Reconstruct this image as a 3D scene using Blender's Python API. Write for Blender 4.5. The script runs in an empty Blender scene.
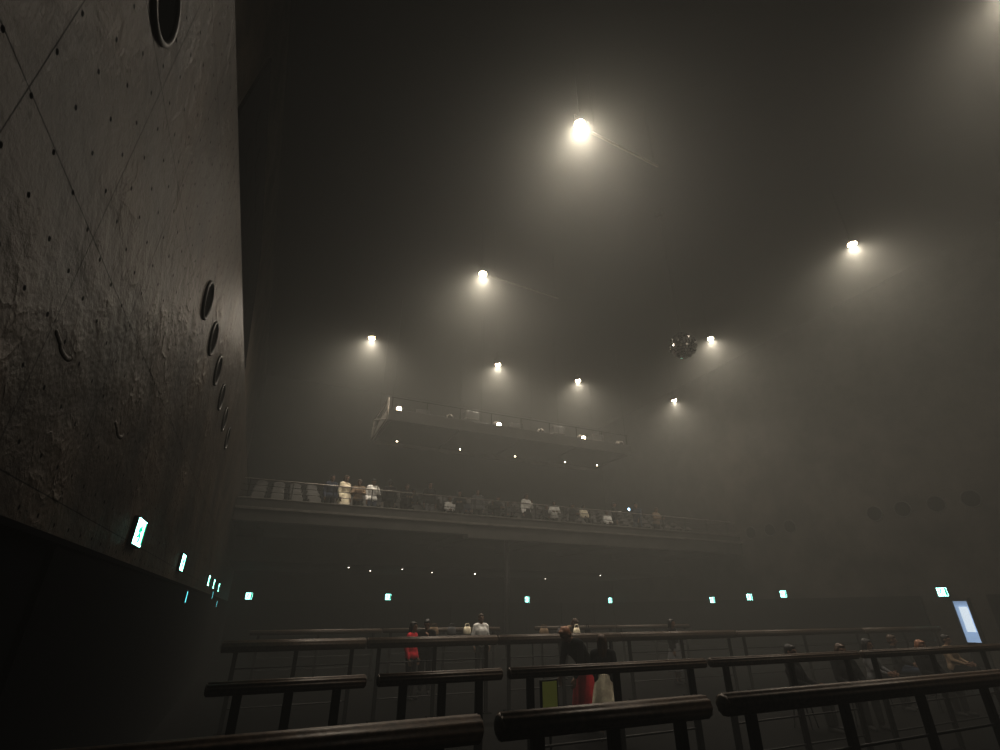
import bpy, math, random
from mathutils import Vector, Matrix
random.seed(7)
S = bpy.context.scene
COL = S.collection
PI = math.pi
S.view_settings.view_transform = 'Standard'
S.view_settings.exposure = 1.05
S.view_settings.gamma = 0.71
# ------------------------------------------------------------ camera model
F_PX = 490.0; PITCH = math.atan(235/490.0); YAW = math.radians(24.6); EYE = 1.65
cp, sp, cy, sy = math.cos(PITCH), math.sin(PITCH), math.cos(YAW), math.sin(YAW)
def ray(u, v):
    dx, dy = u-500, v-375
    hf = F_PX*cp+dy*sp; vz = F_PX*sp-dy*cp
    return Vector((hf*sy+dx*cy, hf*cy-dx*sy, vz))
def at(u, v, x=None, y=None, z=None):
    d = ray(u, v)
    t = x/d.x if x is not None else (y/d.y if y is not None else (z-EYE)/d.z)
    return Vector((d.x*t, d.y*t, EYE+d.z*t))
cam_d = bpy.data.cameras.new('camera'); cam = bpy.data.objects.new('camera', cam_d); COL.objects.link(cam)
cam.location = (0, 0, EYE); cam_d.sensor_width = 36; cam_d.lens = F_PX/1000*36
cam.rotation_euler = (PI/2+PITCH, 0, -YAW); cam_d.clip_start = 0.05; cam_d.clip_end = 200
S.camera = cam
# ------------------------------------------------------------ materials
def newmat(name):
    m = bpy.data.materials.new(name); m.use_nodes = True
    nt = m.node_tree; b = nt.nodes['Principled BSDF']; return m, nt, b
def simple(name, col, rough=0.6, metal=0.0, var=0.25, scale=8.0, bump=0.0, spec=.5):
    m, nt, b = newmat(name)
    tc = nt.nodes.new('ShaderNodeTexCoord'); n = nt.nodes.new('ShaderNodeTexNoise')
    n.inputs['Scale'].default_value = scale; n.inputs['Detail'].default_value = 5
    nt.links.new(tc.outputs['Object'], n.inputs['Vector'])
    cr = nt.nodes.new('ShaderNodeValToRGB')
    cr.color_ramp.elements[0].position = .3; cr.color_ramp.elements[1].position = .7
    cr.color_ramp.elements[0].color = (*[c*(1-var) for c in col], 1)
    cr.color_ramp.elements[1].color = (*[min(1, c*(1+var)) for c in col], 1)
    nt.links.new(n.outputs['Fac'], cr.inputs['Fac']); nt.links.new(cr.outputs['Color'], b.inputs['Base Color'])
    b.inputs['Roughness'].default_value = rough; b.inputs['Metallic'].default_value = metal
    b.inputs['Specular IOR Level'].default_value = spec
    if bump:
        bp = nt.nodes.new('ShaderNodeBump'); bp.inputs['Strength'].default_value = bump; bp.inputs['Distance'].default_value = .01
        nt.links.new(n.outputs['Fac'], bp.inputs['Height']); nt.links.new(bp.outputs['Normal'], b.inputs['Normal'])
    return m
def emit(name, col, s):
    m, nt, b = newmat(name)
    b.inputs['Base Color'].default_value = (*col, 1); b.inputs['Emission Color'].default_value = (*col, 1)
    b.inputs['Emission Strength'].default_value = s; b.inputs['Roughness'].default_value = .4
    return m
def concrete(name, col, axis, bumpy=1.0, seam=.85):
    m, nt, b = newmat(name); N = nt.nodes.new; L = nt.links.new
    tc = N('ShaderNodeTexCoord'); sx = N('ShaderNodeSeparateXYZ'); L(tc.outputs['Object'], sx.inputs[0])
    def mth(op, a, c=None):
        n = N('ShaderNodeMath'); n.operation = op
        for i, v in enumerate((a, c)):
            if v is None: continue
            if isinstance(v, (int, float)): n.inputs[i].default_value = v
            else: L(v, n.inputs[i])
        return n.outputs[0]
    h = sx.outputs[axis]; z = sx.outputs[2]
    def cell(v, p, off=0.0):
        return mth('ABSOLUTE', mth('SUBTRACT', mth('FRACT', mth('DIVIDE', mth('ADD', v, off), p)), .5))
    jy = mth('GREATER_THAN', cell(h, .9), .5-.0035/.9); jz = mth('GREATER_THAN', cell(z, 1.2, .2), .5-.0035/1.2)
    joint = mth('MULTIPLY', mth('MAXIMUM', jy, jz), seam)
    cb = N('ShaderNodeCombineXYZ'); L(mth('DIVIDE', h, .26), cb.inputs[0]); L(mth('DIVIDE', z, .26), cb.inputs[1])
    vo = N('ShaderNodeTexVoronoi'); vo.voronoi_dimensions = '2D'; vo.inputs['Scale'].default_value = 1; vo.inputs['Randomness'].default_value = .08
    L(cb.outputs[0], vo.inputs['Vector'])
    hole = mth('LESS_THAN', vo.outputs['Distance'], .048)
    n1 = N('ShaderNodeTexNoise'); n1.inputs['Scale'].default_value = 1.0; n1.inputs['Detail'].default_value = 10; n1.inputs['Roughness'].default_value = .6
    n2 = N('ShaderNodeTexNoise'); n2.inputs['Scale'].default_value = 3.6; n2.inputs['Detail'].default_value = 3; n2.inputs['Distortion'].default_value = .6
    for n in (n1, n2): L(tc.outputs['Object'], n.inputs['Vector'])
    cr = N('ShaderNodeValToRGB'); cr.color_ramp.elements[0].position = .36; cr.color_ramp.elements[1].position = .66
    cr.color_ramp.elements[0].color = (*[c*.35 for c in col], 1); cr.color_ramp.elements[1].color = (*[c*1.6 for c in col], 1)
    L(n1.outputs['Fac'], cr.inputs['Fac'])
    mx = N('ShaderNodeMixRGB'); L(mth('MULTIPLY', mth('MAXIMUM', joint, hole), .97), mx.inputs[0])
    L(cr.outputs['Color'], mx.inputs[1]); mx.inputs[2].default_value = (0, 0, 0, 1)
    L(mx.outputs[0], b.inputs['Base Color']); b.inputs['Roughness'].default_value = .5
    sp_ = mth('MULTIPLY', mth('SUBTRACT', 1.0, mth('MAXIMUM', joint, hole)), .16); L(sp_, b.inputs['Specular IOR Level'])
    rid = mth('POWER', mth('MAXIMUM', mth('SUBTRACT', 1.0, mth('MULTIPLY', mth('ABSOLUTE', mth('SUBTRACT', n2.outputs['Fac'], .5)), 8.0)), 0.0), 2.0)
    mask = mth('MAXIMUM', mth('MULTIPLY', mth('SUBTRACT', n1.outputs['Fac'], .48), 6.0), 0.0)
    hgt = mth('ADD', mth('MULTIPLY', mth('MULTIPLY', rid, mask), .35*bumpy), mth('MULTIPLY', n1.outputs['Fac'], 3.2*bumpy))
    bp = N('ShaderNodeBump'); bp.inputs['Strength'].default_value = .8; bp.inputs['Distance'].default_value = .03
    L(hgt, bp.inputs['Height']); L(bp.outputs['Normal'], b.inputs['Normal'])
    return m
M = dict(
 conc=concrete('board_formed_concrete', (.026, .0185, .0125), 1), conc_u=concrete('upper_concrete', (.07, .055, .042), 1, .3, .1),
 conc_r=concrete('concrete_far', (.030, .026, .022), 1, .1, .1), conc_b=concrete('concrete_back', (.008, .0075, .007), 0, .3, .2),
 black=simple('black_paint', (.0015, .0015, .002), .9, spec=.01), ceil=simple('ceiling_black', (.002, .002, .002), .9, spec=.01),
 dmetal=simple('dark_metal', (.010, .010, .010), .5, .4), steel=simple('worn_steel', (.22, .2, .18), .42, .7),
 bar=simple('dark_stained_bar', (.055, .036, .023), .5, 0, .5, 30, .3, spec=.5), floor=simple('dark_floor', (.0022, .002, .002), .6, 0, .4, 2.5, .15, spec=.03),
 fascia=simple('balcony_fascia', (.05, .046, .041), .6, 0, .3, 2), gfascia=simple('gallery_fascia', (.022, .020, .018), .6, 0, .3, 2), soffit=simple('balcony_soffit', (.035, .034, .032), .8, 0, .3, 1.2), deck=simple('gallery_deck', (.009, .008, .007), .6, 0, .3, 2),
 edge=simple('gallery_edge', (.12, .11, .097), .5, .3, .3, 3), batten=simple('batten_pipe', (.10, .09, .075), .5, .3),
 seat=simple('seat_fabric', (.05, .046, .042), .85), seatb=simple('seat_shell', (.055, .051, .046), .5), carpet=simple('tier_carpet', (.006, .006, .006), .95),
 lens=emit('lamp_lens', (1, .76, .48), 60), small=emit('small_lens', (1, .84, .6), 18), dim=emit('dim_lens', (1, .9, .8), 3.5), sign=emit('exit_face', (.40, 1, .88), 3.8), signg=emit('exit_green', (.0, .35, .2), .7),
 cyan=emit('reflection_glow', (.2, .8, .9), .8), blue=emit('blue_lens', (.45, .75, 1), 8), doorlit=emit('lit_panel', (.40, .56, .80), .5), doorlit2=emit('lit_panel_white', (.72, .82, .92), .65),
 mirror=simple('mirror_tile', (.95, .93, .9), .12, 1.0, .05, 3), port=simple('port_ring', (.02, .018, .015), .55), hole=simple('dark_hole', (.001, .001, .001), .95, spec=.02),
 skin=simple('skin', (.20, .12, .085), .6, 0, .08, spec=.3), eye=simple('eye_dark', (.01, .01, .01), .2),
 hairk=simple('hair_black', (.010, .008, .008), .5), hairb=simple('hair_brown', (.05, .025, .012), .5), hairo=simple('hair_auburn', (.20, .09, .045), .5),
 cream=simple('cloth_cream', (.85, .75, .60), .85), white=simple('cloth_white', (.85, .83, .80), .85), red=simple('cloth_red', (.50, .025, .04), .8),
 kcloth=simple('cloth_black', (.004, .004, .005), .85, spec=.15), navy=simple('cloth_navy', (.02, .03, .06), .85), grey=simple('cloth_grey', (.09, .09, .095), .85),
 denim=simple('cloth_denim', (.03, .045, .08), .85), tan=simple('cloth_tan', (.22, .155, .10), .8), shoe=simple('shoe', (.008, .008, .008), .6, spec=.2),
 notice=emit('notice_face_glow', (.45, .50, .14), .03), table=simple('table_black', (.01, .01, .01), .6, spec=.2),  # notice face has a faint added glow, as the lamps leave it dark
)
# ------------------------------------------------------------ mesh builder
class MB:
    def __init__(s): s.v = []; s.f = []
    def box(s, c, d, R=None):
        i = len(s.v); c = Vector(c)
        for a in (-.5, .5):
            for b in (-.5, .5):
                for e in (-.5, .5):
                    p = Vector((a*d[0], b*d[1], e*d[2]))
                    if R: p = R @ p
                    s.v.append(c+p)
        for q in ((0,1,3,2),(4,6,7,5),(0,4,5,1),(2,3,7,6),(0,2,6,4),(1,5,7,3)): s.f.append([i+k for k in q])
        return s
    def bb(s, x0, x1, y0, y1, z0, z1): return s.box(((x0+x1)/2, (y0+y1)/2, (z0+z1)/2), (abs(x1-x0), abs(y1-y0), abs(z1-z0)))
    def rings(s, rings, cap=True):
        n = len(rings[0]); i = len(s.v)
        for r in rings: s.v.extend(r)
        for k in range(len(rings)-1):
            for j in range(n):
                a = i+k*n+j; b = i+k*n+(j+1) % n; s.f.append([a, b, b+n, a+n])
        if cap:
            s.f.append([i+j for j in range(n)][::-1]); s.f.append([i+(len(rings)-1)*n+j for j in range(n)])
        return s
    def frame(s, d):
        d = d.normalized(); a = Vector((0, 0, 1)) if abs(d.z) < .9 else Vector((1, 0, 0))
        x = d.cross(a).normalized(); return x, x.cross(d).normalized()*-1
    def tube(s, p0, p1, r0, r1=None, n=12, flute=0, fn=0):
        p0, p1 = Vector(p0), Vector(p1); r1 = r0 if r1 is None else r1; x, y = s.frame(p1-p0)
        def ring(p, r): return [p+(x*math.cos(2*PI*j/n)+y*math.sin(2*PI*j/n))*(r+flute*math.cos(fn*2*PI*j/n)) for j in range(n)]
        return s.rings([ring(p0, r0), ring(p1, r1)])
    def path(s, pts, r, n=8):
        for a, b in zip(pts[:-1], pts[1:]): s.capsule(a, b, r, r, n)
        return s
    def capsule(s, p0, p1, r0, r1=None, n=12, k=4):
        p0, p1 = Vector(p0), Vector(p1); r1 = r0 if r1 is None else r1
        if (p1-p0).length < 1e-5: p1 = p0+Vector((0, 0, 1e-4))
        d = (p1-p0).normalized(); x, y = s.frame(d); R = []
        for q in range(k): 
            a = -PI/2+PI/2*(q+.35)/k; R.append((p0+d*r0*math.sin(a), r0*math.cos(a)))
        R.append((p0, r0)); R.append((p1, r1))
        for q in range(k)[::-1]:
            a = PI/2-PI/2*(q+.35)/k; R.append((p1+d*r1*math.sin(a), r1*math.cos(a)))
        return s.rings([[p+(x*math.cos(2*PI*j/n)+y*math.sin(2*PI*j/n))*r for j in range(n)] for p, r in R])
    def ell(s, c, r, R=None, n=16, m=10):
        c = Vector(c); rs = []
        for q in range(m):
            a = -PI/2+PI*(q+.5)/m; ring = []
            for j in range(n):
                t = 2*PI*j/n; p = Vector((r[0]*math.cos(a)*math.cos(t), r[1]*math.cos(a)*math.sin(t), r[2]*math.sin(a)))
                ring.append(c+(R @ p if R else p))
            rs.append(ring)
        return s.rings(rs)
    def lathe(s, prof, o=(0,0,0), d=(0,0,1), n=24, cap=True):   # prof: (radius, height) list
        o, d = Vector(o), Vector(d).normalized(); x, y = s.frame(d)
        return s.rings([[o+d*h+(x*math.cos(2*PI*j/n)+y*math.sin(2*PI*j/n))*r for j in range(n)] for r, h in prof], cap)
    def mesh(s, name):
        me = bpy.data.meshes.new(name); me.from_pydata([tuple(p) for p in s.v], [], s.f); me.update(); return me
    def build(s, name, mat, parent=None, smooth=False, bevel=0):
        me = s.mesh(name); me.materials.append(mat)
        if smooth: me.polygons.foreach_set('use_smooth', [True]*len(me.polygons))
        o = bpy.data.objects.new(name, me); COL.objects.link(o)
        if parent: o.parent = parent
        if bevel:
            b = o.modifiers.new('bevel', 'BEVEL'); b.width = bevel; b.segments = 2; b.limit_method = 'ANGLE'
        return o
def tag(o, label=None, cat=None, group=None, kind=None):
    if label: o['label'] = label
    if cat: o['category'] = cat
    if group: o['group'] = group
    if kind: o['kind'] = kind
    return o
def empty(name, loc, rz=0, label=None, cat=None, group=None):
    o = bpy.data.objects.new(name, None); COL.objects.link(o); o.empty_display_size = .2
    o.location = loc; o.rotation_euler = (0, 0, rz); return tag(o, label, cat, group)
def copy_thing(t, loc, rz=0, label=None, group=None):
    r = t.copy(); COL.objects.link(r); r.location = loc; r.rotation_euler = (0, 0, rz)
    if label: r['label'] = label
    if group: r['group'] = group
    for ch in t.children:
        c = ch.copy(); COL.objects.link(c); c.parent = r
        for g in ch.children:
            d = g.copy(); COL.objects.link(d); d.parent = c
    return r
def struct(o): o['kind'] = 'structure'; return o
# ------------------------------------------------------------ the hall
XL, XR, YB, YF, ZC = -1.1, 21.5, 29.0, -9.0, 14.0
TOPC = EYE+4.85        # top of the concrete dado wall on the left
struct(MB().bb(XL-1.2, XR+.6, YF-.4, YB+.4, -.3, 0).build('floor', M['floor']))
struct(MB().bb(XL-1.2, XR+.6, YF-.4, YB+.4, ZC, ZC+.3).build('ceiling', M['ceil']))
struct(MB().bb(XL-.9, XL, YF, YB, 0, TOPC).build('wall_left', M['conc']))
struct(MB().bb(XL-1.0, XL-.55, YF, YB, TOPC, ZC).build('wall_left.001', M['conc_u']))
struct(MB().bb(XR, XR+.5, YF, YB, 0, ZC).build('wall_right', M['conc_r']))
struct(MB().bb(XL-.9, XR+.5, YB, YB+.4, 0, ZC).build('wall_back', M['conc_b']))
struct(MB().bb(XL-.9, XR+.5, YF-.4, YF, 0, ZC).build('wall_front', M['black']))
w = MB()
for a, b, t in ((YF, 3.5, .06), (3.5, YB, .09)):
    w.bb(XL, XL+t, a, b, 0, EYE+.34)
w.bb(XL, XL+.10, YF, YB, EYE+.32, EYE+.35)
struct(w.build('trim_1', M['black']))
w = MB()
for a, b, t in ((YF, 9.2, .1), (11.1, YB, .07)): w.bb(XR-t, XR, a, b, 0, EYE+.45)
struct(w.build('trim_2', M['black']))
w = MB().bb(XL+.1, XR-.1, YB-.06, YB, 0, EYE+.4)
for i in range(9): w.bb(.6+i*2.4, .66+i*2.4, YB-.1, YB-.06, 0, EYE+.4)
struct(w.build('trim_3', M['black']))
struct(MB().bb(XL+.01, XR-.01, 23, YB-.01, EYE+1.75, EYE+1.95).bb(XL+.01, XR-.01, 23, 23.15, EYE+1.95, EYE+2.68).build('ceiling.001', M['soffit']))
# ------------------------------------------------------------ balcony
YFB = 18.2; ZP = EYE+3.3; ZF = 4.45
bal = empty('balcony', (10.2, YFB, EYE+2.71), 0, 'wide concrete balcony front spanning the hall below the hanging gallery', 'balcony')
def child(o, par):
    o.parent = par; o.matrix_parent_inverse = Matrix.Translation(-par.location); return o
struct(MB().bb(XL+.02, XR-.02, YFB+.25, YB-.02, EYE+2.71, ZF).build('floor.001', M['soffit']))
p = MB().bb(XL+.02, 7.0, YFB, YFB+.24, EYE+2.60, ZP).bb(7.0, XR-.02, YFB+.03, YFB+.24, EYE+2.48, ZP)
child(p.build('parapet', M['fascia'], bevel=.01), bal)
child(MB().bb(XL+.02, XR-.02, YFB-.05, YFB+.24, ZP+.001, ZP+.05).build('coping', M['edge'], bevel=.01), bal)
child(MB().bb(XL+.02, XR-.02, YFB-.12, YFB-.001, EYE+2.96, EYE+3.04).build('ledge', M['edge'], bevel=.01), bal)
w = MB()
for x in (-.2, 3.4, 7.0, 10.4, 13.8, 17.2, 20.6): w.bb(x-.12, x+.12, YFB+.3, 22.98, EYE+2.45, EYE+2.705)
struct(w.build('trim_4', M['soffit']))
for k in range(5):
    struct(MB().bb(XL+.05, XR-.05, 19.75+k, 20.748+k if k < 4 else YB-.05, ZF+.001, ZF+.36*(k+1)).build('floor.%03d' % (k+2), M['carpet']))
rl = empty('balcony_railing', (10.2, YFB+.1, ZP+.05), 0, 'thin steel guard railing along the top of the balcony parapet', 'railing')
child(MB().capsule((XL+.1, YFB+.1, ZP+.68), (XR-.1, YFB+.1, ZP+.68), .022).build('top_rail', M['steel'], smooth=True), rl)
for z in (.28, .48): child(MB().capsule((XL+.1, YFB+.1, ZP+z), (XR-.1, YFB+.1, ZP+z), .010).build('wire_rail', M['dmetal'], smooth=True), rl)
x = XL+.3
while x < XR-.1:
    child(MB().bb(x-.018, x+.018, YFB+.08, YFB+.12, ZP+.052, ZP+.67).build('post', M['dmetal']), rl); x += 1.35
cx = at(507, 600, y=18.9).x
c = empty('column', (cx, 18.9, 0), 0, 'slender dark column under the middle of the balcony', 'column')
MB().lathe([(.1, 0), (.1, EYE+2.70)], n=20).build('shaft', M['dmetal'], c, True); MB().lathe([(.2, 0), (.2, .04), (.14, .08)], n=20).build('base_plate', M['dmetal'], c)
p = at(628, 493, y=YFB+.02)
t = empty('clip_light', (p.x, YFB+.1, ZP+.74), 0, 'small bluish light clipped to the balcony railing', 'light')
MB().bb(-.04, .04, -.04, .04, -.035, .03).build('clip', M['dmetal'], t); MB().lathe([(.05, .12), (.07, .0), (.065, -.02)], (0, 0, .1), (0, 1, 0)).build('housing', M['dmetal'], t, True)
MB().ell((0, -.02, .1), (.06, .03, .06)).build('lens', M['blue'], t, True)
# ------------------------------------------------------------ theatre seats
st = empty('theatre_seat', (0, 0, 0), 0, 'fold-up theatre seat in the raked rows on the balcony', 'seat', 'balcony seats')
prof = []
for q in range(9):
    a = PI*q/8; prof.append((-.235*math.cos(a), .62+.24*math.sin(a)**.6))
b = MB(); rs = []
for yy in (-.04, .04): rs.append([Vector((px, yy+.22+(pz-.4)*.2, pz)) for px, pz in [(-.235, .38)]+prof+[(.235, .38)]])
b.rings(rs); b.build('backrest', M['seatb'], st, bevel=.015)
MB().box((0, 0, .43), (.46, .44, .09)).build('seat', M['seat'], st, bevel=.02)
for s in (-1, 1):
    MB().bb(s*.255-.015, s*.255+.015, -.2, .25, .0, .602).build('side_frame', M['dmetal'], st)
    MB().bb(s*.255-.025, s*.255+.025, -.22, .2, .602, .64).build('armrest', M['dmetal'], st, bevel=.008)
first = True
taken = set()
for k in range(4):
    yy = 20.32+k*1.0; zz = ZF+.36*(k+1)+.002; x = XL+.55
    while x < XR-.5:
        if not (6.6 < x < 7.4 or 14.0 < x < 14.8):
            if first: st.location = (x, yy, zz); first = False
            else: copy_thing(st, (x, yy, zz))
        x += .68
# ------------------------------------------------------------ hanging gallery
GX0, GX1, GY0, GY1, GZ = 3.55, 15.0, 18.0, 20.8, EYE+6.65
ga = empty('hanging_gallery', (9.3, 19.4, GZ), 0, 'suspended dark lighting gallery hanging above the balcony', 'gallery')
child(MB().bb(GX0, GX1, GY0, GY1, GZ, GZ+.14).build('deck', M['deck'], bevel=.01), ga)
child(MB().bb(GX0-.05, GX1+.05, GY0-.09, GY0-.005, GZ-.04, GZ+.42).build('toe_board', M['gfascia'], bevel=.01), ga)
child(MB().bb(GX0-.05, GX1+.05, GY1+.005, GY1+.09, GZ-.16, GZ+.3).build('toe_board', M['edge'], bevel=.01), ga)
for x in [GX0+.1+i*(GX1-GX0-.2)/4 for i in range(5)]:
    child(MB().bb(x-.04, x+.04, GY0+.02, GY1-.02, GZ-.05, GZ-.002).build('joist', M['deck']), ga)
for yy in (GY0+.03, GY1-.03):
    child(MB().capsule((GX0, yy, GZ+.95), (GX1, yy, GZ+.95), .012).build('handrail', M['black'], smooth=True), ga)
    for i in range(9):
        x = GX0+.05+i*(GX1-GX0-.1)/8
        child(MB().bb(x-.012, x+.012, yy-.012, yy+.012, GZ+.14, GZ+.95).build('post', M['black']), ga)
for x in (GX0+.05, 7.4, 11.2, GX1-.05):
    for yy in (GY0+.1, GY1-.1): child(MB().tube((x, yy, GZ+.14), (x, yy, ZC-.01), .004).build('hanger', M['black'], smooth=True), ga)
e = MB()
for a, bq in (((GY0, .0), (GY1, .0)), ((GY0, .9), (GY1, .9)), ((GY0, 0), (GY0, .9)), ((GY1, 0), (GY1, .9)), ((GY0, 0), (GY1, .9)), ((GY1, 0), (GY0, .9))):
    e.tube((GX0-.12, a[0], GZ+a[1]), (GX0-.12, bq[0], GZ+bq[1]), .045, n=4)
e.bb(GX0-.14, GX0-.09, GY0, GY1, GZ, GZ+.4)
child(e.build('end_frame', M['steel']), ga)
def fixture(x, y, z, rz, label, lit=True):
    t = empty('stage_light', (x, y, z), rz, label, 'stage light', 'stage lights on the hanging gallery')
    MB().bb(-.14, .14, -.12, .12, 0, .07).build('base', M['dmetal'], t, bevel=.01)
    MB().bb(-.19, -.16, -.04, .04, .07, .40).bb(.16, .19, -.04, .04, .07, .40).bb(-.19, .19, -.04, .04, .05, .08).build('yoke', M['dmetal'], t)
    d = Vector((0, -1, -.35)).normalized(); c = Vector((0, 0, .42))
    MB().lathe([(.08, -.2), (.13, -.14), (.14, .0), (.12, .16), (.125, .2)], c, d).build('head', M['steel'], t, True)
    MB().lathe([(.10, .195), (.10, .21), (.05, .23)], c, d).build('lens', M['small'] if lit else M['hole'], t)
    return t
for i in range(6):
    x = GX0+.35+i*2.15
    fixture(x, GY0+.24, GZ+.142, random.uniform(-.3, .3), ['stage light nearest the left end frame of the gallery', 'second stage light from the left end of the gallery', 'third stage light from the left end of the gallery', 'fourth stage light from the left end of the gallery', 'fifth stage light from the left end of the gallery', 'stage light nearest the right end of the gallery'][i], i in (0, 2, 4))
for i in range(5):
    x = GX0+1.4+i*2.15; hh = (.62, .9, .68, .85, .75)[i]
    t = empty('equipment_case', (x, GY0+.55, GZ+.142), random.uniform(-.2, .2), ['first', 'second', 'third', 'fourth', 'fifth'][i]+' dark equipment case from the left on the hanging gallery', 'case', 'equipment cases on the gallery')
    MB().bb(-.3, .3, -.22, .22, 0, hh).build('body', M['deck'], t, bevel=.02)
    MB().bb(-.31, .31, -.23, .23, hh*.6, hh*.6+.03).build('latch_band', M['edge'], t)
# ------------------------------------------------------------ short pipe battens and ceiling lamps
ZL = EYE+10
for x0, x1, yy, lab in ((5.25, 7.3, 6.35, 'short pipe batten running right from the brightest lamp'), (5.35, 8.0, 12.4, 'short pipe batten running right from the lamp left on the middle row')):
    bt = empty('pipe_batten', ((x0+x1)/2, yy, ZL+.1), .06, lab, 'batten', 'ceiling pipe battens'); h = (x1-x0)/2
    MB().capsule((-h, 0, 0), (h, 0, 0), .026).build('pipe', M['batten'], bt, True)
    for x in (-h+.1, h-.1): MB().tube((x, 0, .02), (x, 0, ZC-ZL-.1), .003, n=6).build('cable', M['black'], bt)
lamps = [(4.84, 6.18, 'brightest ceiling lamp, highest in the view', 1.05), (14.6, 6.19, 'ceiling lamp at the far right of the view', .9), (4.96, 12.2, 'ceiling lamp above the left part of the gallery on the middle row', .95),
 (15.1, 12.27, 'ceiling lamp just right of the mirror ball', .9), (2.48, 18.0, 'leftmost ceiling lamp of the rear row near the left wall', 1.0), (8.16, 18.05, 'second ceiling lamp from the left on the rear row', .85),
 (12.4, 18.0, 'third ceiling lamp from the left on the rear row', .85), (18.4, 18.0, 'rightmost ceiling lamp of the rear row, low below the mirror ball', .7), (10.2, .6, 'ceiling lamp overhead, just beyond the top right of the view', .8)]
for x, y, lab, k in lamps:
    t = empty('ceiling_lamp', (x, y, ZL), 0, lab, 'lamp', 'ceiling lamps')
    MB().lathe([(.06, .12), (.10, .10), (.125, .045), (.13, .03), (.12, .03), (.10, .05)]).build('housing', M['black'], t, True)
    MB().lathe([(.115, .04), (.12, .01), (.09, -.015), (.04, -.025)]).build('lens', M['lens'], t)
    MB().bb(-.145, -.135, -.012, .012, .06, .26).bb(.135, .145, -.012, .012, .06, .26).bb(-.145, .145, -.012, .012, .26, .275).build('yoke', M['black'], t)
    MB().tube((0, 0, .27), (0, 0, ZC-ZL-.005), .004, n=8).build('stem', M['black'], t)
    ld = bpy.data.lights.new('lamp_beam', 'SPOT'); ld.energy = 1450*k; ld.spot_size = math.radians(160); ld.spot_blend = .9
    ld.color = (1, .91, .775); ld.shadow_soft_size = .03
    lo = bpy.data.objects.new('lamp_beam', ld); COL.objects.link(lo); lo.location = (0, 0, -.035); lo.parent = t
# mirror ball
mb = at(683, 346, x=10.3); r = .38
t = empty('mirror_ball', mb, 0, 'mirror ball hanging on a rod beside a ceiling lamp', 'mirror ball')
s = MB(); nr = 14
for q in range(nr):
    a0, a1 = -PI/2+PI*q/nr+.022, -PI/2+PI*(q+1)/nr-.022; n = max(5, int(28*math.cos((a0+a1)/2)))
    for j in range(n):
        t0, t1 = 2*PI*j/n+.026, 2*PI*(j+1)/n-.026; i = len(s.v)
        tl = random.uniform(-.03, .03); tm = random.uniform(-.03, .03)
        for a, b_, dd in ((a0, t0, tl), (a0, t1, tm), (a1, t1, -tl), (a1, t0, -tm)): s.v.append(Vector((math.cos(a)*math.cos(b_), math.cos(a)*math.sin(b_), math.sin(a)))*(r+dd))
        s.f.append([i, i+1, i+2, i+3])
s.build('mirror_tiles', M['mirror'], t)
MB().ell((0, 0, 0), (r-.05,)*3).build('core', M['black'], t, True)
MB().lathe([(.1, r-.04), (.1, r+.05), (.03, r+.08), (.004, r+.1), (.004, ZC-mb.z-.26)], n=16).build('rod', M['black'], t)
MB().lathe([(.12, ZC-mb.z-.25), (.12, ZC-mb.z-.01)], n=16).build('motor', M['black'], t)
# ------------------------------------------------------------ side service gallery, left
sg = empty('side_catwalk', (XL-.28, 7.2, TOPC), 0, 'dark service catwalk with a screen panel on the left wall ledge', 'catwalk')
y0, y1 = 4.6, 11.6
child(MB().bb(XL-.53, XL-.02, y0, y1, TOPC+.005, TOPC+.22).build('deck', M['black']), sg)
out = [(y0, .22), (y1, .22), (y1-.4, .5), (9.3, 1.75), (y0+.6, 2.1)]
child(MB().rings([[Vector((XL+dx, a, TOPC+b_)) for a, b_ in out] for dx in (-.07, -.03)]).build('screen_panel', M['black']), sg)
for i in range(5):
    y = y0+.9+i*.72
    for z0 in (.5, 1.1): child(MB().bb(XL-.029, XL-.026, y, y+.36, TOPC+z0, TOPC+z0+.34).build('vent_grille', M['ceil']), sg)
# ------------------------------------------------------------ round ports
def port(loc, nx, label, grp, r=.2):
    t = empty('wall_port', loc, 0 if nx > 0 else PI, label, 'round port', grp)
    MB().lathe([(r-.01, .002), (r+.03, .002), (r+.03, .022), (r+.012, .03), (r, .026), (r-.01, .012), (r-.01, .002)], d=(1, 0, 0), n=40, cap=False).build('ring', M['port'], t, True)
    MB().lathe([(r-.008, .002), (r-.015, .009), (.02, .006)], d=(1, 0, 0), n=40).build('recess_shade', M['hole'], t)  # flat disc; the shade of an open hole is put into its black
ords = ['nearest', 'second nearest', 'third nearest', 'fourth nearest', 'fifth nearest', 'sixth nearest', 'farthest']
for i, (u, v) in enumerate(((162, 8), (207, 300), (212, 340), (216.5, 372), (220.5, 398), (224, 419), (227, 437))):
    p = at(u, v, x=XL); p.z = EYE+3.2
    port((XL, p.y, p.z), 1, ords[i]+' round port in the left concrete wall', 'round ports in the left wall')
for i, (u, v) in enumerate(((970, 496), (936, 503), (903, 510), (875, 515), (791, 531), (771, 535), (752, 538))):
    p = at(u, v, x=XR); p.z = EYE+3.4
    port((XR, p.y, p.z), -1, ords[i]+' round port in the right concrete wall', 'round ports in the right wall', .27)
for i, (u, v) in enumerate(((66, 350), (120, 432))):
    p = at(u, v, x=XL); s = MB(); pts = []
    for q in range(9):
        a = -PI*.95+PI*.95*q/8; pts.append(Vector((XL-.012, p.y+.09*math.cos(a), p.z+.03*math.sin(a))))
    s.path([Vector((XL-.012, p.y-.17, p.z+.015))]+pts, .020)
    tag(s.build('cable_hook', M['conc'], smooth=True), ['upper curved cable hook on the left concrete wall', 'lower curved cable hook on the left concrete wall'][i], 'hook')
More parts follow.
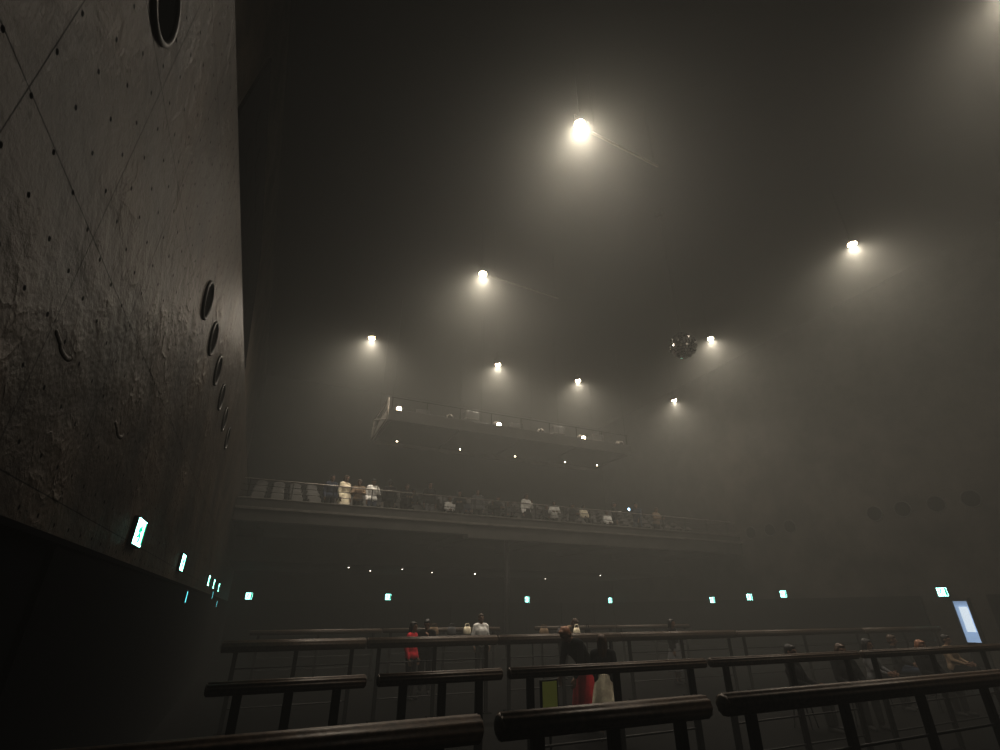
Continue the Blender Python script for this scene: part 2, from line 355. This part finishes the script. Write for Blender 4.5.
# ------------------------------------------------------------ exit signs
def sign(loc, rz, label, grp, w=.46, h=.25, m='sign'):
    t = empty('exit_sign', loc, rz, label, 'exit sign', grp)       # faces local -y
    MB().box((0, -.02, 0), (w+.03, .04, h+.03)).build('housing', M['dmetal'], t, bevel=.006)
    MB().box((0, -.044, 0), (w, .008, h)).build('face', M[m], t)
    g = MB(); k = h/.25; Y = -.051
    g.bb(.5*w-.06*k, .5*w-.01*k, Y-.001, Y+.001, -.11*k, .11*k)
    g.ell((-.02*k, Y, .075*k), (.018*k, .003, .018*k), n=10, m=6)
    for a, b_ in (((-.03, .05), (-.05, -.01)), ((-.05, -.01), (-.01, -.04)), ((-.01, -.04), (-.03, -.095)), ((-.05, -.01), (-.09, -.05)), ((-.09, -.05), (-.12, -.05)), ((-.03, .045), (.015, .02)), ((-.03, .045), (-.09, .03)), ((-.09, .03), (-.1, 0))):
        g.capsule((a[0]*k, Y, a[1]*k), (b_[0]*k, Y, b_[1]*k), .009*k, n=6, k=2)
    g.build('pictogram', M['signg'], t)
for i, (u, v) in enumerate(((138, 533), (180, 570), (209, 578), (214, 582), (219, 585))):
    p = at(u, v, x=XL+.03); sign((XL, p.y, EYE+.64), PI/2, ords[i]+' exit sign on the left wall', 'exit signs on the left wall', w=.34, h=.22)
for i, (u, v) in enumerate(((249, 596), (388, 597), (527, 599.5), (618, 600.5))):
    p = at(u, v, y=YB-.1); sign((min(p.x, XR-.4), YB-.1, p.z), 0, ['exit sign at the left corner of the back wall', 'exit sign above the red-topped person', 'exit sign right of the central column', 'exit sign farthest right on the back wall'][i], 'exit signs on the back wall', .30, .30)
for i, (u, v) in enumerate(((943, 592), (784, 594), (750, 597), (713, 600))):
    p = at(u, v, x=XR-.1); sign((XR-.1, min(p.y, YB-.4), p.z), -PI/2, ['exit sign above the lit doorway on the right wall', 'exit sign on the right wall under the balcony edge', 'exit sign deeper under the balcony on the right wall', 'exit sign deepest along the right wall'][i], 'exit signs on the right wall', .30, .27)
for i, (u, v) in enumerate(((187, 597), (213, 595), (217, 604))):  # small glowing boxes stand in for exit sign reflections, not lamps
    p = at(u, v, x=XL+.15)
    t = empty('sign_reflection', (XL+.12, p.y, p.z), 0, ['nearest', 'middle', 'farthest'][i]+' small cyan glow standing in for a sign reflection low on the left wall', 'lamp', 'sign reflection glows')
    MB().bb(-.02, .02, -.06, .06, -.1, .1).build('housing', M['dmetal'], t); MB().bb(.02, .026, -.04, .04, -.08, .08).build('lens', M['cyan'], t)
# ------------------------------------------------------------ small downlights
def down(loc, label, grp, m='small', r=.048):
    t = empty('downlight', loc, 0, label, 'downlight', grp)
    MB().lathe([(.05, -.001), (.06, -.001), (.06, -.07), (.05, -.07), (.045, -.04)], n=16).build('housing', M['dmetal'], t)
    MB().ell((0, 0, -.075), (r, r, r*.7), n=12, m=8).build('lens', M[m], t)
for u, v in ((397, 441), (460, 449), (515, 456), (565, 462), (597, 465)):
    p = at(u, v, z=GZ-.06); down((p.x, min(p.y, GY1-.25), GZ), 'small round downlight under the hanging gallery', 'downlights under the hanging gallery', 'small', .035)
for u in (348, 370, 402, 432, 475, 545, 600, 636):
    yy = random.choice((23.6, 25.2, 27.5)); p = at(u, 572, y=yy)
    if p.x < XR-.3: down((p.x, yy, EYE+1.75), 'small round downlight in the ceiling below the balcony', 'downlights under the balcony', 'small' if u == 475 else 'dim', .036)
# ------------------------------------------------------------ lit doorway right wall
p = at(968, 624, x=XR-.05)
t = empty('door_1', (XR, p.y, 0)); t['kind'] = 'structure'
MB().bb(-.1, 0, -.28, -.21, 0, 2.0).bb(-.1, 0, .21, .28, 0, 2.0).bb(-.1, 0, -.28, .28, 1.92, 2.0).build('door_frame', M['dmetal'], t)
MB().bb(-.05, -.01, -.21, .21, 0.0, .7).build('lower_panel', M['black'], t)
MB().bb(-.03, -.01, -.21, .21, 0.7, 1.92).build('lit_glass', M['doorlit'], t)
MB().bb(-.045, -.031, -.15, .10, 1.0, 1.75).build('poster', M['doorlit2'], t)
# ------------------------------------------------------------ crowd barriers
def barrier(y, u0, u1, v, label, npost, grp, x0=None, x1=None, r=.058, z=1.14):
    if x0 is None: x0 = at(u0, v, y=y).x
    if x1 is None: x1 = at(u1, v, y=y).x
    L = x1-x0; t = empty('crowd_barrier', ((x0+x1)/2, y, 0), 0, label, 'barrier', grp); h = L/2
    MB().lathe([(.2*r, 0), (.75*r, .003), (r, .016)], (-h, 0, z), (1, 0, 0), 40).build('end_cap', M['bar'], t, True)
    MB().lathe([(.2*r, 0), (.75*r, .003), (r, .016)], (h, 0, z), (-1, 0, 0), 40).build('end_cap', M['bar'], t, True)
    MB().tube((-h+.014, 0, z), (h-.014, 0, z), r, n=60, flute=.003, fn=10).build('top_bar', M['bar'], t, True)
    for i in range(npost):
        x = -h+.22+(L-.44)*i/(npost-1)
        MB().bb(x-.032, x+.032, -.022, .022, .014, z-r+.004).build('post', M['dmetal'], t, bevel=.005)
        MB().bb(x-.08, x+.08, -.1, .1, 0, .014).build('base_plate', M['black'], t)
    for zz in (.32, .58, .84): MB().capsule((-h+.2, 0, zz), (h-.2, 0, zz), .010, n=8).build('lower_rail', M['dmetal'], t, True)
    return t
g1, g2, g3, g4 = 'front row barriers', 'second row barriers', 'third row barriers', 'fourth row barriers'
barrier(2.62, 0, 481, 733, 'front row barrier at the bottom left edge', 3, g1, x0=-.62)
barrier(2.62, 497, 708, 714, 'front row barrier in the centre of the view', 3, g1)
barrier(2.62, 721, 0, 700, 'front row barrier running out to the right', 5, g1, x1=6.6)
barrier(4.6, 206, 366, 683, 'second row barrier nearest the left wall', 3, g2, r=.045)
barrier(4.6, 377, 502, 677, 'second row barrier, second from the left wall', 3, g2, r=.045)
barrier(4.6, 508, 706, 669, 'second row barrier behind the central front bar', 3, g2, r=.045)
barrier(4.6, 709, 858, 659, 'second row barrier before the seated group', 3, g2, r=.045)
barrier(4.6, 861, 0, 652, 'second row barrier running out to the right', 4, g2, x1=11.5, r=.045)
barrier(9.6, 222, 366, 643, 'third row barrier nearest the left wall', 3, g3, r=.085)
barrier(9.6, 367, 497, 641, 'third row barrier, second from the left wall', 3, g3, r=.085)
barrier(9.6, 498, 619, 638, 'third row barrier in the middle of the floor', 3, g3, r=.085)
barrier(9.6, 620, 735, 636, 'third row barrier right of the middle', 3, g3, r=.085)
barrier(9.6, 736, 862, 634, 'third row barrier second from the right wall', 3, g3, r=.07)
barrier(9.6, 863, 940, 632, 'third row barrier nearest the right wall', 3, g3, r=.07)
for i, (a, b_) in enumerate(((250, 382), (383, 500), (535, 616), (617, 690))):
    barrier(15.0, a, b_, 630, ['fourth row barrier nearest the left wall', 'fourth row barrier left of the column', 'fourth row barrier right of the column', 'fourth row barrier farthest right'][i], 3, g4)
# ------------------------------------------------------------ people
cache = {}
def remeshed(mb, key, vox, sm=4):
    if key in cache: return cache[key]
    o = bpy.data.objects.new('tmp', mb.mesh('tmp')); COL.objects.link(o)
    r = o.modifiers.new('r', 'REMESH'); r.mode = 'VOXEL'; r.voxel_size = vox
    s = o.modifiers.new('s', 'SMOOTH'); s.iterations = sm; s.factor = .5
    dg = bpy.context.evaluated_depsgraph_get(); me = bpy.data.meshes.new_from_object(o.evaluated_get(dg))
    me.polygons.foreach_set('use_smooth', [True]*len(me.polygons)); me.materials.clear(); me.materials.append(M['kcloth'])
    bpy.data.objects.remove(o); cache[key] = me; return me
V = Vector
def pose(kind):
    J = dict(pel=V((0, 0, .95)), waist=V((0, 0, 1.08)), chest=V((0, 0, 1.25)), sh=V((0, .01, 1.385)), neck=V((0, 0, 1.43)), head=V((0, -.015, 1.575)))
    for s, n in ((-1, 'L'), (1, 'R')):
        J['sh'+n] = V((s*.175, .01, 1.375)); J['hip'+n] = V((s*.09, 0, .92)); J['kn'+n] = V((s*.1, -.02, .5)); J['an'+n] = V((s*.105, .01, .09))
        J['el'+n] = V((s*.23, .03, 1.1)); J['wr'+n] = V((s*.23, -.06, .87)); J['hd'+n] = V((0, -.25, -1)).normalized()
    lean = 0; hp = 0
    if kind == 'rail':
        for s, n in ((-1, 'L'), (1, 'R')): J['el'+n] = V((s*.25, -.14, 1.14)); J['wr'+n] = V((s*.12, -.36, 1.17)); J['hd'+n] = V((-s*.5, -.8, -.2)).normalized()
        lean = .12; hp = .25
    if kind == 'phone':
        J['elR'] = V((.22, -.1, 1.12)); J['wrR'] = V((.08, -.28, 1.28)); J['hdR'] = V((-.3, -.4, .8)).normalized(); hp = .35
    if kind == 'stride':
        J['knL'] = V((-.1, -.16, .52)); J['anL'] = V((-.1, -.25, .09)); J['knR'] = V((.1, .04, .5)); J['anR'] = V((.1, .25, .14))
        J['elL'] = V((-.23, .15, 1.13)); J['wrL'] = V((-.23, .12, .89)); J['elR'] = V((.23, -.1, 1.12)); J['wrR'] = V((.2, -.26, .95))
    if kind == 'bend':
        lean = .75; hp = .2
        J['elL'] = V((-.22, -.2, 1.22)); J['wrL'] = V((-.18, -.42, 1.12)); J['elR'] = V((.22, -.2, 1.2)); J['wrR'] = V((.15, -.42, 1.1))
    if kind == 'sit':
        for k in list(J):
            if not k.startswith('hd') and not k[:2] in ('kn', 'an'): J[k] = J[k]+V((0, 0, -.40))
        for s, n in ((-1, 'L'), (1, 'R')):
            J['kn'+n] = V((s*.11, -.42, .52)); J['an'+n] = V((s*.11, -.44, .09)); J['el'+n] = V((s*.23, -.08, .72)); J['wr'+n] = V((s*.13, -.30, .64)); J['hd'+n] = V((-s*.2, -1, -.15)).normalized()
        hp = .12
    if lean:
        R = Matrix.Rotation(lean, 3, 'X'); P = J['pel'].copy()
        for k in J:
            if k in ('waist', 'chest', 'sh', 'neck', 'head') or k[:2] in ('sh', 'el', 'wr'): J[k] = P+R @ (J[k]-P)
    J['HR'] = Matrix.Rotation(lean*.6+hp, 3, 'X')
    return J
def torso(b, J, e=0, lo=True):
    def bar(k, w, r, dz=0): c = J[k]+V((0, 0, dz)); b.capsule(c-V((w, 0, 0)), c+V((w, 0, 0)), r+e, n=16)
    if lo: bar('pel', .075, .108)
    bar('waist', .05, .098); bar('chest', .075, .108); bar('sh', .13, .055)
    for s in (-1, 1):
        o = V((s*.06, 0, 0)); b.capsule(J['pel']+o, J['waist']+o*.8, .1+e, .092+e); b.capsule(J['waist']+o*.8, J['chest']+o, .092+e, .105+e); b.capsule(J['chest']+o*1.2, J['sh']+o*1.5, .1+e, .06+e)
def body_mb(J):
    b = MB(); torso(b, J); b.capsule(J['sh'], J['head'], .056, .05)
    for s, n in ((-1, 'L'), (1, 'R')):
        b.capsule(J['sh'+n], J['el'+n], .05, .038); b.capsule(J['el'+n], J['wr'+n], .038, .025)
        b.capsule(J['hip'+n], J['kn'+n], .082, .054); b.capsule(J['kn'+n], J['an'+n]*.55+J['kn'+n]*.45, .054, .05); b.capsule(J['kn'+n]*.5+J['an'+n]*.5, J['an'+n], .05, .034)
        b.capsule(J['an'+n]+V((0, .03, -.04)), J['an'+n]+V((s*.02, -.15, -.055)), .035, .028)
        d = J['hd'+n]; w = J['wr'+n]; side = d.cross(V((1, 0, 0))); side = side.normalized() if side.length > .2 else V((0, 1, 0)); nrm = side.cross(d).normalized()*s*-1
        for q in (-.5, .5): b.capsule(w+side*q*.03, w+d*.075+side*q*.05, .017, .016, n=8)
        for q, ln in ((-1.5, .062), (-.5, .075), (.5, .08), (1.5, .07)):
            a = w+d*.08+side*q*.021; m = a+d*ln*.55+nrm*.008; b.capsule(a, m, .0098, .009, n=8, k=2); b.capsule(m, m+(d*.75+nrm*.65)*ln*.5, .009, .008, n=8, k=2)
        a = w+d*.03+side*.035; m = a+(d+side*.9).normalized()*.04; b.capsule(a, m, .013, .011, n=8, k=2); b.capsule(m, m+d*.03, .011, .0095, n=8, k=2)
    H = J['HR']; c = J['head']
    b.ell(c+H @ V((0, .005, .02)), (.075, .093, .098), H); b.ell(c+H @ V((0, -.018, -.045)), (.055, .068, .068), H)
    b.capsule(c+H @ V((0, -.088, .012)), c+H @ V((0, -.108, -.022)), .010, .014, n=8)
    b.capsule(c+H @ V((-.018, -.083, -.056)), c+H @ V((.018, -.083, -.056)), .009, n=8)
    b.capsule(c+H @ V((-.04, -.078, .032)), c+H @ V((.04, -.078, .032)), .012, n=8)
    for s in (-1, 1): b.ell(c+H @ V((s*.078, .01, -.005)), (.012, .022, .032), H, 8, 6)
    return b
def person(kind, loc, rz, label, grp, top='kcloth', bottom='kcloth', hair='hairk', style='trousers', longhair=False, sc=1.0):
    J = pose(kind); t = empty('person', loc, rz, label, 'person', grp); t.scale = (sc,)*3
    def add(name, me, mat):
        o = bpy.data.objects.new(name, me); COL.objects.link(o); o.parent = t; o.material_slots[0].link = 'OBJECT'; o.material_slots[0].material = M[mat]; return o
    add('body', remeshed(body_mb(J), (kind, 'body'), .009, 3), 'skin')
    H = J['HR']; c = J['head']
    if (kind, 'hair', longhair) not in cache:
        b = MB(); b.ell(c+H @ V((0, .022, .04)), (.088, .095, .09), H)
        b.ell(c+H @ V((0, .05, -.02)), (.078, .06, .08), H); b.ell(c+H @ V((0, -.05, .085)), (.06, .04, .03), H)
        if longhair:
            b.capsule(c+H @ V((-.05, .055, 0)), c+H @ V((-.055, .085, -.26)), .045, .03); b.capsule(c+H @ V((.05, .055, 0)), c+H @ V((.055, .085, -.26)), .045, .03)
            b.capsule(c+H @ V((0, .07, 0)), c+H @ V((0, .095, -.28)), .045, .035)
            for s in (-1, 1): b.capsule(c+H @ V((s*.078, -.005, .03)), c+H @ V((s*.085, .0, -.18)), .022, .015)
        remeshed(b, (kind, 'hair', longhair), .01, 4)
    add('hair', cache[(kind, 'hair', longhair)], hair)
    if (kind, 'eye') not in cache:
        for s, nm in ((-1, 'eyeL'), (1, 'eyeR')):
            me = MB().ell(c+H @ V((s*.03, -.083, .008)), (.011, .008, .007), H, 8, 6).mesh('eye'); me.materials.append(M['eye']); cache[(kind, nm)] = me
        cache[(kind, 'eye')] = 1
    add('eye', cache[(kind, 'eyeL')], 'eye'); add('eye', cache[(kind, 'eyeR')], 'eye')
    if (kind, 'top') not in cache:
        b = MB(); torso(b, J, .018)
        for n in 'LR':
            w = J['wr'+n]*.9+J['el'+n]*.1; b.capsule(J['sh'+n], J['el'+n], .066, .056); b.capsule(J['el'+n], w, .056, .038)
        remeshed(b, (kind, 'top'), .014, 4)
    add('top', cache[(kind, 'top')], top)
    if (kind, style) not in cache:
        b = MB()
        if style == 'skirt':
            P = J['pel']; rs = []
            if kind == 'sit':
                for s, n in ((-1, 'L'), (1, 'R')): b.capsule(P+V((s*.06, 0, 0)), J['kn'+n], .13, .1); b.capsule(J['kn'+n], J['kn'+n]*.4+J['an'+n]*.6, .1, .11)
            else:
                for q in range(8):
                    f = q/7; z = 1.06-f*.72; rr = .125+f*.13+.02*math.sin(f*3)
                    rs.append([V((math.cos(2*PI*j/40)*rr*(1.2-.1*f)*(1+.05*f*math.cos(9*2*PI*j/40)), math.sin(2*PI*j/40)*rr*(1+.05*f*math.cos(9*2*PI*j/40)), z)) for j in range(40)])
                b.rings(rs)
        else:
            b.capsule(J['pel']-V((.08, 0, 0)), J['pel']+V((.08, 0, 0)), .12)
            for n in 'LR':
                b.capsule(J['hip'+n], J['kn'+n], .1, .075); b.capsule(J['kn'+n], J['an'+n]+V((0, 0, .03)), .075, .056)
        remeshed(b, (kind, style), .014, 3)
    add('skirt' if style == 'skirt' else 'trousers', cache[(kind, style)], bottom)
    for s, n in ((-1, 'L'), (1, 'R')):
        if (kind, 'shoe'+n) not in cache:
            b = MB(); a = J['an'+n]; b.capsule(a+V((0, .035, -.045)), a+V((s*.02, -.165, -.055)), .042, .034); b.capsule(a+V((0, .02, -.02)), a+V((0, .01, .03)), .045, .042)
            remeshed(b, (kind, 'shoe'+n), .012, 2)
        add('shoe', cache[(kind, 'shoe'+n)], 'shoe')
    return t
gb = 'people on the balcony'
BP = [(331, 'stand', .3, 'navy', 'kcloth', 'hairk', 'trousers', False, 'leftmost person standing on the balcony in dark blue'),
 (345, 'stand', .6, 'cream', 'cream', 'hairb', 'skirt', True, 'person in a long cream dress standing near the balcony\'s left end'),
 (359, 'rail', -.2, 'tan', 'kcloth', 'hairb', 'trousers', False, 'person in tan leaning forward beside the cream dress'),
 (373, 'phone', .2, 'white', 'denim', 'hairk', 'trousers', False, 'person in white holding a hand up, right of the tan top'),
 (390, 'stand', 3.1, 'kcloth', 'kcloth', 'hairk', 'trousers', False, 'dark-clothed person turned away, right of the white top'),
 (406, 'rail', .2, 'kcloth', 'kcloth', 'hairb', 'trousers', False, 'brown-haired person leaning on the rail right of the turned-away figure'),
 (430, 'stand', .1, 'kcloth', 'grey', 'hairk', 'trousers', True, 'dark-clothed long-haired person standing at the rail left of centre'),
 (460, 'rail', -.4, 'kcloth', 'kcloth', 'hairk', 'trousers', True, 'dark long-haired person leaning left of the grey top'),
 (478, 'stand', -.3, 'grey', 'kcloth', 'hairk', 'trousers', True, 'person in a grey top with dark trousers at the balcony centre'),
 (497, 'rail', .3, 'kcloth', 'kcloth', 'hairk', 'trousers', False, 'dark person leaning on the rail right of the grey top'),
 (526, 'phone', .2, 'white', 'kcloth', 'hairb', 'skirt', True, 'person in a white top and black skirt right of centre'),
 (553, 'rail', -.4, 'white', 'kcloth', 'hairk', 'trousers', True, 'long-haired person in white leaning on the rail before the two dark figures'),
 (570, 'rail', .3, 'kcloth', 'kcloth', 'hairk', 'trousers', False, 'dark person leaning on the rail just right of the leaning white top'),
 (612, 'stand', .9, 'kcloth', 'kcloth', 'hairk', 'trousers', False, 'left one of the two dark figures standing close together'),
 (634, 'stride', -1.2, 'navy', 'denim', 'hairk', 'trousers', False, 'right one of the two figures standing close, in blue'),
 (652, 'rail', .1, 'tan', 'kcloth', 'hairb', 'trousers', False, 'rightmost person on the balcony, in tan, leaning on the rail')]
for u, kd, rz, a, b_, h, sty, lg, lab in BP:
    x = at(u, 490, y=18.95).x
    person(kd, (x, 18.95, ZF), rz, lab, gb, a, b_, h, sty, lg, random.uniform(.99, 1.08) if kd != 'rail' else random.uniform(.88, 1))
sitters = [(415, 1, 'black', 'one'), (445, 0, 'white', 'two'), (467, 0, 'navy', 'three'), (489, 0, 'black', 'four'), (512, 0, 'grey', 'five'), (540, 0, 'black', 'six'), (588, 1, 'cream', 'seven'), (602, 0, 'white', 'eight')]
cn = dict(black='kcloth')
for i, (u, k, c_, nn) in enumerate(sitters):
    yy = 20.32+k; x = at(u, 500, y=yy).x; j = round((x-(XL+.55))/.68)
    while (j, k) in taken: j += 1
    taken.add((j, k)); x = XL+.55+j*.68
    person('sit', (x, yy, ZF+.36*(k+1)+.002), random.uniform(-.1, .1), 'seated person in a %s top, number %s of the seated spectators from the left' % (c_, nn), gb, cn.get(c_, c_), 'kcloth', ['hairk', 'hairb', 'hairk'][i % 3], 'trousers', i % 2 == 0)
gf = 'people on the hall floor'
FP = [(413, 11.5, 'stand', .8, 'red', 'kcloth', 'hairk', 'trousers', True, 'person in a bright red top on the floor left of centre', .84),
 (427, 12.2, 'phone', -.4, 'kcloth', 'kcloth', 'hairk', 'trousers', False, 'dark-clothed person just right of the red top', .86),
 (481, 13.5, 'stand', 0, 'white', 'kcloth', 'hairb', 'trousers', False, 'person in a white top standing left of the column', .92),
 (601, 6.9, 'stride', 2.4, 'kcloth', 'cream', 'hairb', 'skirt', True, 'brown-haired person in a long cream skirt behind the central barrier', .78),
 (584, 7.6, 'bend', -1.4, 'kcloth', 'red', 'hairo', 'skirt', False, 'bending auburn-haired person in a red skirt beside the cream skirt', .93),
 (672, 11.0, 'stand', .4, 'kcloth', 'grey', 'hairk', 'skirt', True, 'person in black and a grey skirt standing behind the third row barrier', .85),
 (562, 13.0, 'bend', .5, 'tan', 'kcloth', 'hairb', 'trousers', False, 'person in tan bending over the table', .95),
 (785, 6.4, 'sit', .3, 'kcloth', 'kcloth', 'hairk', 'trousers', False, 'leftmost of the seated group on the right floor', .88),
 (835, 6.2, 'sit', -.4, 'kcloth', 'kcloth', 'hairb', 'trousers', True, 'brown-haired seated person, second of the right floor group', .88),
 (862, 7.0, 'sit', .2, 'grey', 'kcloth', 'hairk', 'trousers', True, 'seated person in grey, third of the right floor group', .88),
 (888, 7.8, 'sit', .5, 'kcloth', 'denim', 'hairb', 'trousers', False, 'seated person in denim trousers, fourth of the right floor group', .88),
 (915, 6.3, 'sit', -.2, 'kcloth', 'kcloth', 'hairo', 'trousers', True, 'auburn-haired seated person, fifth of the right floor group', .88),
 (942, 7.4, 'sit', .1, 'tan', 'kcloth', 'hairk', 'trousers', False, 'seated person in tan, rightmost of the right floor group', .88)]
stool = None
for u, y, kd, rz, a, b_, h, sty, lg, lab, sc in FP:
    x = at(u, 630, y=y).x; person(kd, (x, y, 0.0), rz, lab, gf, a, b_, h, sty, lg, sc)
    if kd == 'sit':
        if stool is None:
            stool = empty('stool', (x, y, 0), rz, 'low black stool under a seated person on the right', 'stool', 'stools of the seated group')
            MB().lathe([(.15, .325), (.18, .33), (.18, .36), (.16, .37)]).build('seat', M['table'], stool, True)
            for q in range(4):
                a2 = PI/4+q*PI/2; MB().tube((.12*math.cos(a2), .12*math.sin(a2), .33), (.18*math.cos(a2), .18*math.sin(a2), 0), .012, n=8).build('leg', M['dmetal'], stool)
        else: copy_thing(stool, (x, y, 0), rz)
for i, (u, y, lab) in enumerate(((455, 14.1, 'long black folding table left of the column'), (565, 12.0, 'long black folding table with bags right of the column'))):
    x = at(u, 632, y=y).x
    t = empty('folding_table', (x, y, 0), 0, lab, 'table', 'floor tables')
    MB().bb(-.9, .9, -.3, .3, 1.0, 1.04).build('tabletop', M['table'], t, bevel=.008)
    for sx in (-.8, .8):
        for s2 in (-.25, .25): MB().tube((sx, s2, 0), (sx, s2, 1.0), .016, n=8).build('leg', M['dmetal'], t)
    for q, (dx, mm, nm) in enumerate(((-.6, 'tan', 'tan'), (-.1, 'grey', 'grey'), (.35, 'cream', 'cream'), (.68, 'kcloth', 'black'))):
        bg = empty('shoulder_bag', (x+dx, y, 1.041), .2*q, '%s cloth bag on the black table %s of the column' % (nm, ['left', 'right'][i]), 'bag')
        MB().rings([[V((math.cos(2*PI*j/16)*rx, math.sin(2*PI*j/16)*ry, z)) for j in range(16)] for rx, ry, z in ((.11, .05, 0), (.14, .07, .04), (.13, .06, .14), (.1, .03, .2))]).build('pouch', M[mm], bg, True)
        MB().path([V((-.09, 0, .18)), V((-.06, 0, .27)), V((.06, 0, .27)), V((.09, 0, .18))], .009).build('strap', M[mm], bg)
p = at(549, 694, y=4.9)
t = empty('notice_board', (p.x, 4.9, 0), .1, 'small dim green notice board on a stand behind the second row barrier', 'notice board')
MB().bb(-.10, .10, -.012, .012, p.z-.12, p.z+.12).build('frame', M['dmetal'], t); MB().bb(-.085, .085, -.018, -.012, p.z-.105, p.z+.105).build('face', M['notice'], t)
MB().tube((0, 0, .02), (0, 0, p.z-.12), .012).build('pole', M['dmetal'], t); MB().lathe([(.15, 0), (.15, .015), (.02, .03)]).build('base', M['dmetal'], t)
# ------------------------------------------------------------ haze filling the hall
wd = bpy.data.worlds.new('world'); S.world = wd; wd.use_nodes = True; nt = wd.node_tree
nt.nodes['Background'].inputs['Color'].default_value = (0, 0, 0, 1); nt.nodes['Background'].inputs['Strength'].default_value = 0
vs = nt.nodes.new('ShaderNodeVolumeScatter'); vs.inputs['Anisotropy'].default_value = .3; vs.inputs['Color'].default_value = (.99, 1, .965, 1); vs.inputs['Density'].default_value = .012
va = nt.nodes.new('ShaderNodeVolumeAbsorption'); va.inputs['Color'].default_value = (0, 0, 0, 1); va.inputs['Density'].default_value = .018
ad = nt.nodes.new('ShaderNodeAddShader'); nt.links.new(vs.outputs[0], ad.inputs[0]); nt.links.new(va.outputs[0], ad.inputs[1]); nt.links.new(ad.outputs[0], nt.nodes['World Output'].inputs['Volume'])
